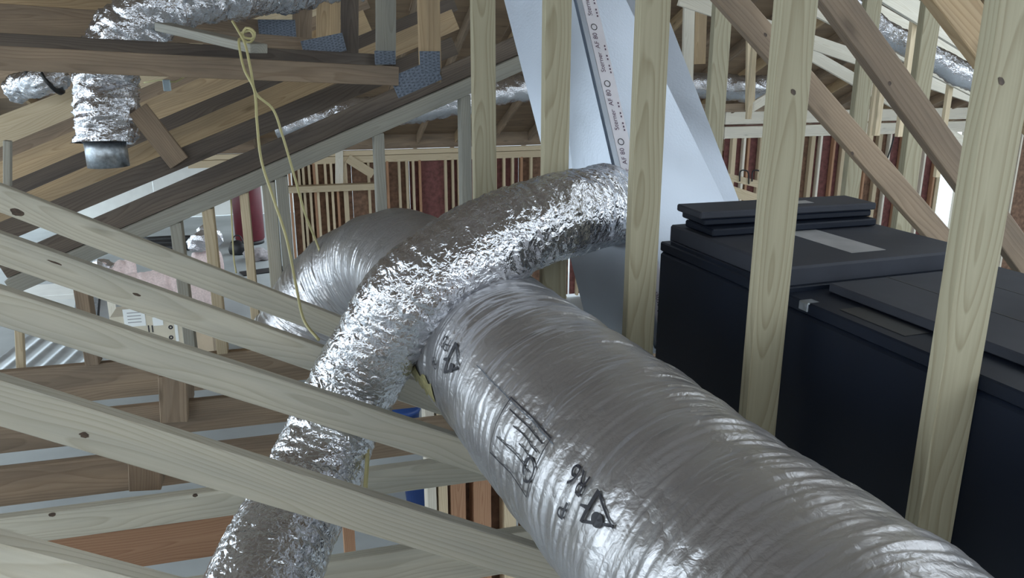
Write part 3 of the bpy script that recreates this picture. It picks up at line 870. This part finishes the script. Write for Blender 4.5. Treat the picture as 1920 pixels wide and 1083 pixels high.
# ------------------------------------------------------------------ plenum of foil faced duct board
pm = thing('plenum', DP(1150, 700, 2.85), 'leaning silver duct board plenum box behind the middle posts', 'plenum')
def lerp(a, b, t): return a + (b - a) * t
ct, cb = DP(1066, -60, 2.95), DP(1233, 660, 2.72)          # near corner, top and bottom
rt, rb_ = DP(1222, -60, 3.10), DP(1500, 660, 3.02)
lt, lb_ = DP(926, -60, 3.32), DP(1085, 560, 3.05)
lb_ = lt + (lb_ - lt) * 1.15
bk_t = lt + (rt - ct); bk_b = lb_ + (rb_ - cb)
bm = bmesh.new()
up_ = lambda a, b: a + (a - b) * 0.45           # the box runs on up through the roof framing
vv = [bm.verts.new(Vector(p)) for p in (up_(ct, cb), cb, rb_, up_(rt, rb_), up_(lt, lb_), lb_, bk_b, up_(bk_t, bk_b))]
for f in ((0, 3, 2, 1), (0, 1, 5, 4), (3, 7, 6, 2), (4, 5, 6, 7), (0, 4, 7, 3), (1, 2, 6, 5)):
    bm.faces.new([vv[i] for i in f])
bmesh.ops.recalc_face_normals(bm, faces=bm.faces[:])
bmesh.ops.bevel(bm, geom=bm.edges[:], offset=0.012, segments=2, affect='EDGES')
mesh_obj('box', bm, M_FOILW, pm, smooth=False)
# front print strip along the near corner
fn = unit(np.cross(rt - ct, cb - ct)); fn = fn if fn @ (EYE - ct) > 0 else -fn
ed = unit(cb - ct); rg = unit(np.cross(ed, fn)); rg = rg if rg @ (rt - ct) > 0 else -rg
def strip(name, a0, a1, s0, s1, mat, lift):
    L = np.linalg.norm(cb - ct)
    c = ct + ed * L * (s0 + s1) / 2 + rg * (a0 + a1) / 2 + fn * lift
    return block(name, pm, c, ed, rg, L * (s1 - s0), a1 - a0, 0.0012, mat, 0)
strip('corner_tape', 0.002, 0.022, 0.0, 1.0, M_FOILW, 0.0015)
strip('print_strip', 0.024, 0.085, 0.0, 1.0, M_PAPER, 0.0012)
Lp = np.linalg.norm(cb - ct)
for i, s in enumerate(np.arange(0.08, 0.98, 0.155)):
    bm = text_bm('Sterner  AF 80', 0.026)
    c = ct + ed * Lp * s + rg * 0.045 + fn * 0.003
    mesh_obj('printed_text', bm, M_INKP, pm, frame(c, -ed, np.cross(fn, -ed), fn))
    c = ct + ed * Lp * (s + 0.085) + rg * 0.048 + fn * 0.003
    mesh_obj('printed_emblem', ring_bm(0.010, 0.013), M_INK, pm, frame(c, -ed, np.cross(fn, -ed), fn))
    bm = bmesh.new()
    for j in range(9):
        if j in (3, 6): continue
        box_bm(bm, 0.007, 0.005, 0.0005, Matrix.Translation((j * 0.013 - 0.05, 0, 0)))
    c = ct + ed * Lp * (s + 0.02) + rg * 0.074 + fn * 0.003
    mesh_obj('printed_dashes', bm, M_INKP, pm, frame(c, -ed, np.cross(fn, -ed), fn))
# take-off collar where the branch duct joins
cj = BRp[0]; dj = unit(BRp[6] - BRp[0])
tube_mesh('takeoff_collar', np.array([cj - dj * 0.06, cj - dj * 0.01, cj + dj * 0.03]), np.array([0.134, 0.139, 0.137]), M_FOIL, pm, 48)

# ------------------------------------------------------------------ cables
def cable(pts, r, label, n=80, group='yellow cables'):
    P, _ = resample(catmull([DP(*p) for p in pts], n), 0.015)
    o = tube_mesh('cable', P, r, M_WIRE, None, 8)
    return tag(o, label, 'cable', group)
cable([(452, 62, 3.35), (470, 58, 3.3), (475, 72, 3.3), (455, 68, 3.3), (462, 52, 3.3), (478, 62, 3.3), (468, 80, 3.32), (450, 72, 3.3), (449, 90, 3.25), (458, 130, 3.2), (477, 170, 3.15), (482, 230, 3.1), (490, 300, 3.05),
       (512, 370, 3.0), (538, 450, 2.96), (556, 540, 2.9), (570, 600, 2.85), (598, 637, 2.8)], 0.0055, 'yellow cable knotted at the level beam and hanging to the sloping chord', 160)
cable([(436, 40, 3.4), (448, 60, 3.3), (460, 84, 3.25), (470, 130, 3.2), (480, 175, 3.2), (512, 205, 3.25), (530, 255, 3.3), (552, 330, 3.4), (572, 400, 3.5), (592, 450, 3.6), (612, 500, 3.6), (645, 560, 3.6)], 0.0055, 'second yellow cable branching right towards the large duct end', 120)
cable([(432, 350, 3.8), (435, 420, 3.8), (438, 480, 3.8), (443, 512, 3.8)], 0.004, 'thin pale cable hanging alone in front of the open bay', 40)
cable([(689, 832, 2.35), (688, 870, 2.3), (685, 915, 2.25)], 0.0065, 'short yellow cable piece beside the drooping foil duct', 30)
jb = thing('junction_box', DP(313, 170, 4.35), 'small pale blue box on yellow wire near hanging duct', 'electrical box')
block('box', jb, DP(313, 160, 4.35), U, N, 0.036, 0.04, 0.06, M_TUB)
P, _ = resample(catmull([DP(270, 155, 4.4), DP(300, 150, 4.36), DP(313, 152, 4.35), DP(330, 153, 4.35), DP(350, 141, 4.35)], 40), 0.02)
tube_mesh('wire', P, 0.005, M_WIRE, jb, 6)
st = thing('stake', GZ(36, 720, 2.75), 'thin yellowish wood strip standing upright at left', 'strip')
board('strip', st, PL(34, 612, 4.2), PL(38, 705, 4.2), N, 0.035, M_CREAM)

# ------------------------------------------------------------------ things down on the slab
def lathe(name, prof, mat, parent, loc, seg=32, M=None):
    bm = bmesh.new(); rings = []
    for r, z in prof:
        rings.append([bm.verts.new((r * math.cos(2 * math.pi * i / seg), r * math.sin(2 * math.pi * i / seg), z)) for i in range(seg)])
    for a, b in zip(rings, rings[1:]):
        for i in range(seg): bm.faces.new((a[i], a[(i + 1) % seg], b[(i + 1) % seg], b[i]))
    bm.faces.new(rings[0][::-1]); bm.faces.new(rings[-1])
    return mesh_obj(name, bm, mat, parent, M if M is not None else Matrix.Translation(Vector(loc)), smooth=True)

p = GZ(470, 455, 0.0)
tk2 = thing('storage_tank', p, 'dark red upright tank standing beyond the raking wall studs', 'tank')
lathe('body', [(0.30, 0.08), (0.33, 0.12), (0.33, 1.75), (0.26, 1.9), (0.10, 1.96)], M_REDP, tk2, p)
lathe('base_ring', [(0.31, 0.0), (0.31, 0.08)], M_BLK, tk2, p)
lathe('cap', [(0.09, 1.95), (0.09, 2.03), (0.05, 2.05)], M_BLK, tk2, p)
p = GZ(424, 392, 0.0)
tb2 = thing('plastic_tub', p, 'pale blue tub with dark base far off in the open bay', 'tub')
lathe('body', [(0.26, 0.05), (0.30, 0.55), (0.32, 0.57)], M_TUB, tb2, p)
lathe('base', [(0.28, 0.0), (0.28, 0.05)], M_BLK, tb2, p)
p = GZ(447, 476, 0.0)
bg_ = thing('tool_bag', p, 'small black bag on the slab in front of the red tank', 'bag')
def lump(name, p, sx, sy, sz, mat, parent, seed, amp=0.12, rz_=0.0, sub=3, smooth=True):
    bm = bmesh.new()
    bmesh.ops.create_icosphere(bm, subdivisions=sub, radius=1.0)
    g = np.random.default_rng(seed); K_ = g.normal(0, 3.2, (8, 3)); ph = g.uniform(0, 6.28, 8)
    for v in bm.verts:
        c = np.array(v.co); n_ = sum(math.cos(k @ c + q) for k, q in zip(K_, ph)) / 4
        c = c * (1 + amp * n_)
        v.co = Vector((c[0] * sx, c[1] * sy, max(c[2], -0.55) * sz + 0.55 * sz))
    return mesh_obj(name, bm, mat, parent, Matrix.Translation(Vector(p)) @ Matrix.Rotation(rz_, 4, 'Z'), smooth=smooth)
lump('body', p, 0.2, 0.16, 0.2, M_BLK, bg_, 1)
tube_mesh('handle', catmull([p + np.array([-0.14, 0, 0.24]), p + np.array([-0.05, 0, 0.4]), p + np.array([0.07, 0, 0.4]), p + np.array([0.14, 0, 0.24])], 20), 0.014, M_BLK, bg_, 6)
p = GZ(486, 486, 0.0)
tp = thing('tarp', p, 'crumpled grey canvas heap beside the black bag', 'tarp')
lump('heap', p, 0.28, 0.3, 0.17, M_TARP, tp, 3, 0.25)
p = GZ(500, 508, 0.0)
tp = thing('floor_mat', p, 'dark flat sheet lying on the slab below the red tank', 'mat')
block('sheet', tp, p + Zv * 0.012, U + N * 0.3, N, 1.0, 0.35, 0.02, M_BLK)
p = GZ(335, 462, 0.0)
bd = thing('pipe_bundle', p, 'long black bundle lying on the slab behind the insulation', 'bundle')
for i in range(3):
    a, b = GZ(262 + 4 * i, 462 - 6 * i, 0.1), GZ(402 + 2 * i, 460 - 6 * i, 0.1)
    tube_mesh('pipe', catmull([a, (a + b) / 2 + Zv * 0.03 * (i - 1), b], 12), 0.075, M_BLK, bd, 12)

def batt(pxb, L, r, ang, label, seed, foil_end=True):
    p = GZ(*pxb, 0.0)
    t = thing('insulation_roll', p, label, 'insulation', 'pink insulation rolls')
    ax = U * math.cos(ang) + N * math.sin(ang)
    P, q = resample(np.array([p - ax * L / 2 + Zv * r, p + Zv * r, p + ax * L / 2 + Zv * r]), 0.03)
    V, _ = flex('r', P, q, r, M_PINK, [(Waves(12, 3, 2, seed), 0.012, 'n')], 36)
    grid_tube('roll', V, M_PINK, t, caps=True)
    if foil_end:
        lump('foil_facing', p - ax * L * 0.38 + Zv * (r * 1.1), 0.28, 0.22, 0.2, M_FOIL, t, seed, 0.3, smooth=False)
    return t
batt((300, 570, ), 0.95, 0.30, 0.1, 'pink insulation roll seen between the two upper sloping chords', 61, False)
batt((375, 590), 0.62, 0.30, 0.1, 'pink insulation roll right of the gable stud between chords', 62, False)
batt((222, 545), 0.7, 0.28, 0.2, 'pink insulation roll with torn foil at the left of the row', 63)
batt((392, 520), 0.5, 0.26, 0.3, 'pink insulation with a crumpled foil sheet standing up on it', 64, False)
p = GZ(392, 520, 0.0)
fo = thing('foil_scrap', p + Zv * 0.58, 'crumpled shiny foil scrap on top of the rear insulation', 'foil')
lump('scrap', p + Zv * 0.57, 0.30, 0.2, 0.26, M_FOIL, fo, 66, 0.35, smooth=False)

p = GZ(288, 690, 0.0)
cbx = thing('cardboard_box', p, 'pale cardboard carton with a white label and arrow marks', 'box')
xb = U; CBW, CBH, CBD = 0.92, 0.78, 0.5
block('carton', cbx, p + Zv * CBH / 2 + N * CBD / 2, U, N, CBW, CBD, CBH, M_CARD)
def on_box(x, z, w_, h_, mat, name):
    return block(name, cbx, p + U * x + Zv * z - N * 0.003, U, N, w_, 0.004, h_, mat, 0)
def bxz(px, py):
    q = PL(px, py, (p - EYE) @ N) - p
    return q @ U, q[2]
x_, z_ = bxz(252, 595); on_box(x_, z_, 0.27, 0.25, M_LABEL, 'label')
for i in range(4): on_box(x_ + 0.0, z_ + 0.07 - i * 0.045, 0.17, 0.012, M_STICK, 'label_line').location.y -= 0.003
x_, z_ = bxz(296, 602); on_box(x_, z_, 0.13, 0.12, M_LABEL, 'label')
for px in (279, 286):
    x_, z_ = bxz(px, 616); on_box(x_, z_, 0.015, 0.1, M_INK, 'arrow_mark')
for px, py in ((320, 613), (321, 632)):
    x_, z_ = bxz(px, py)
    mesh_obj('round_mark', ring_bm(0.012, 0.03), M_INK, cbx, frame(p + U * x_ + Zv * z_ - N * 0.004, U, Zv, -N))
x_, z_ = bxz(331, 620); on_box(x_, z_, 0.04, 0.3, M_LABEL, 'corner_tape')
p2 = GZ(374, 690, 0.0) + U * 0.06
b2 = thing('cardboard_box', p2, 'plain beige carton beside the labelled one', 'box')
block('carton', b2, p2 + Zv * 0.3 + N * 0.25, U, N, 0.3, 0.4, 0.6, M_CARDB)
block('flap', b2, p2 + Zv * 0.61 + N * 0.2, U, N, 0.3, 0.3, 0.01, M_CARDB)
# corrugated sheet
bm = bmesh.new()
nx = 90; Wc, Lc = 1.25, 1.7
rws = []
for j in range(2):
    for k in range(2):
        rws.append([bm.verts.new((i / nx * Wc, j * Lc, 0.03 * abs(math.cos(i / nx * math.pi * 5)) ** 4 + k * 0.0015 + 0.012)) for i in range(nx + 1)])
for i in range(nx):
    bm.faces.new((rws[1][i], rws[1][i + 1], rws[3][i + 1], rws[3][i]))
    bm.faces.new((rws[0][i + 1], rws[0][i], rws[2][i], rws[2][i + 1]))
    bm.faces.new((rws[0][i], rws[0][i + 1], rws[1][i + 1], rws[1][i]))
    bm.faces.new((rws[2][i + 1], rws[2][i], rws[3][i], rws[3][i + 1]))
pc = GZ(-40, 706, 0.03)
ca_ = unit(U * 1.0 - N * 0.12); cb2 = unit(N * 0.8 - U * 0.62)
cs = mesh_obj('corrugated_sheet', bm, M_SHEETM, None, frame(pc, ca_, unit(cb2 - ca_ * (cb2 @ ca_)), Zv))
tag(cs, 'ribbed galvanised metal sheet lying on the slab at left', 'metal sheet')
# pale panels leaning / lying
p = GZ(95, 572, 0.0)
wp = thing('wall_board', p, 'white board sheets lying behind the corrugated metal', 'board')
block('sheet', wp, p + Zv * 0.25 + N * 0.1, U, N, 1.1, 0.8, 0.02, M_SHEETW)
block('sheet', wp, p + Zv * 0.12 - N * 0.1, U, N, 1.2, 0.9, 0.24, M_SHEETW)
p = GZ(165, 600, 0.0)
wp = thing('tilted_panel', p, 'grey metal panel with a dark edge leaning near the white boards', 'panel')
block('sheet', wp, p + Zv * 0.2, U, N * 0.7 + Zv * 0.6, 0.35, 0.5, 0.015, M_GALV)
block('edge_strip', wp, p + Zv * 0.2 + U * 0.19, U, N * 0.7 + Zv * 0.6, 0.03, 0.5, 0.03, M_BLK)
p = GZ(216, 622, 0.0)
wp = thing('post_offcut', p, 'short white offcut of stud standing beside the carton', 'offcut')
board('offcut', wp, p, p + Zv * 0.62, N, 0.11, M_WHITE_LIT)
board('cap', wp, p + Zv * 0.55 - U * 0.1, p + Zv * 0.55 + U * 0.1, N, 0.05, M_WHITE_LIT)
for (px, py, r, h, lb) in ((757, 812, 0.19, 0.34, 'blue plastic drum seen in the gap left of the large duct'), (790, 935, 0.17, 0.32, 'blue plastic bucket under the joists by the red studs')):
    p = GZ(px, py, 0.0)
    t = thing('bucket', p, lb, 'bucket', 'blue plastic buckets')
    lathe('body', [(r * 0.85, 0.0), (r, h * 0.85), (r * 1.06, h * 0.86), (r * 1.06, h * 0.95), (r, h)], M_BLUEP, t, p)
    tube_mesh('handle', catmull([p + U * r + Zv * h * 0.86, p - N * r * 0.8 + Zv * h * 0.6, p - U * r + Zv * h * 0.86], 16), 0.006, M_GALV, t, 6)
# raised plank with hooks, seen right of the plenum
sc_ = thing('plank_stand', PL(1400, 345, 9.0) - Zv * 0.5, 'cream planks raised on legs right of the plenum', 'stand')
px_board('plank', sc_, (1352, 328), (1440, 350), 9.0, 0.085, M_CREAM, t=0.2)
px_board('plank', sc_, (1365, 356), (1440, 380), 9.0, 0.13, M_CREAM, t=0.06)
for x in (1360, 1436):
    a = PL(x, 350, 9.02); board('leg', sc_, np.array([a[0], a[1], 0.0]), a, N, 0.06, M_CREAM)
for k, x in enumerate((1395, 1418)):
    lb = ('black hook clamp standing on the plank, nearer the plenum', 'black hook clamp standing on the plank beside the post')[k]
    pts = [PL(x - 8, 340, 8.98), PL(x - 7, 322, 8.98), PL(x + 1, 319, 8.98), PL(x + 8, 324, 8.98), PL(x + 9, 345, 8.98)]
    o = tube_mesh('hook_clamp', catmull(pts, 20), 0.009, M_BLK, None, 6); tag(o, lb, 'clamp', 'hook clamps')
o = tube_mesh('cable', catmull([PL(1678, 250, 11.5), PL(1668, 285, 11.5), PL(1655, 320, 11.5)], 16), 0.012, M_BLK, None, 6)
tag(o, 'thin black cable hanging against the right wall studs', 'cable')
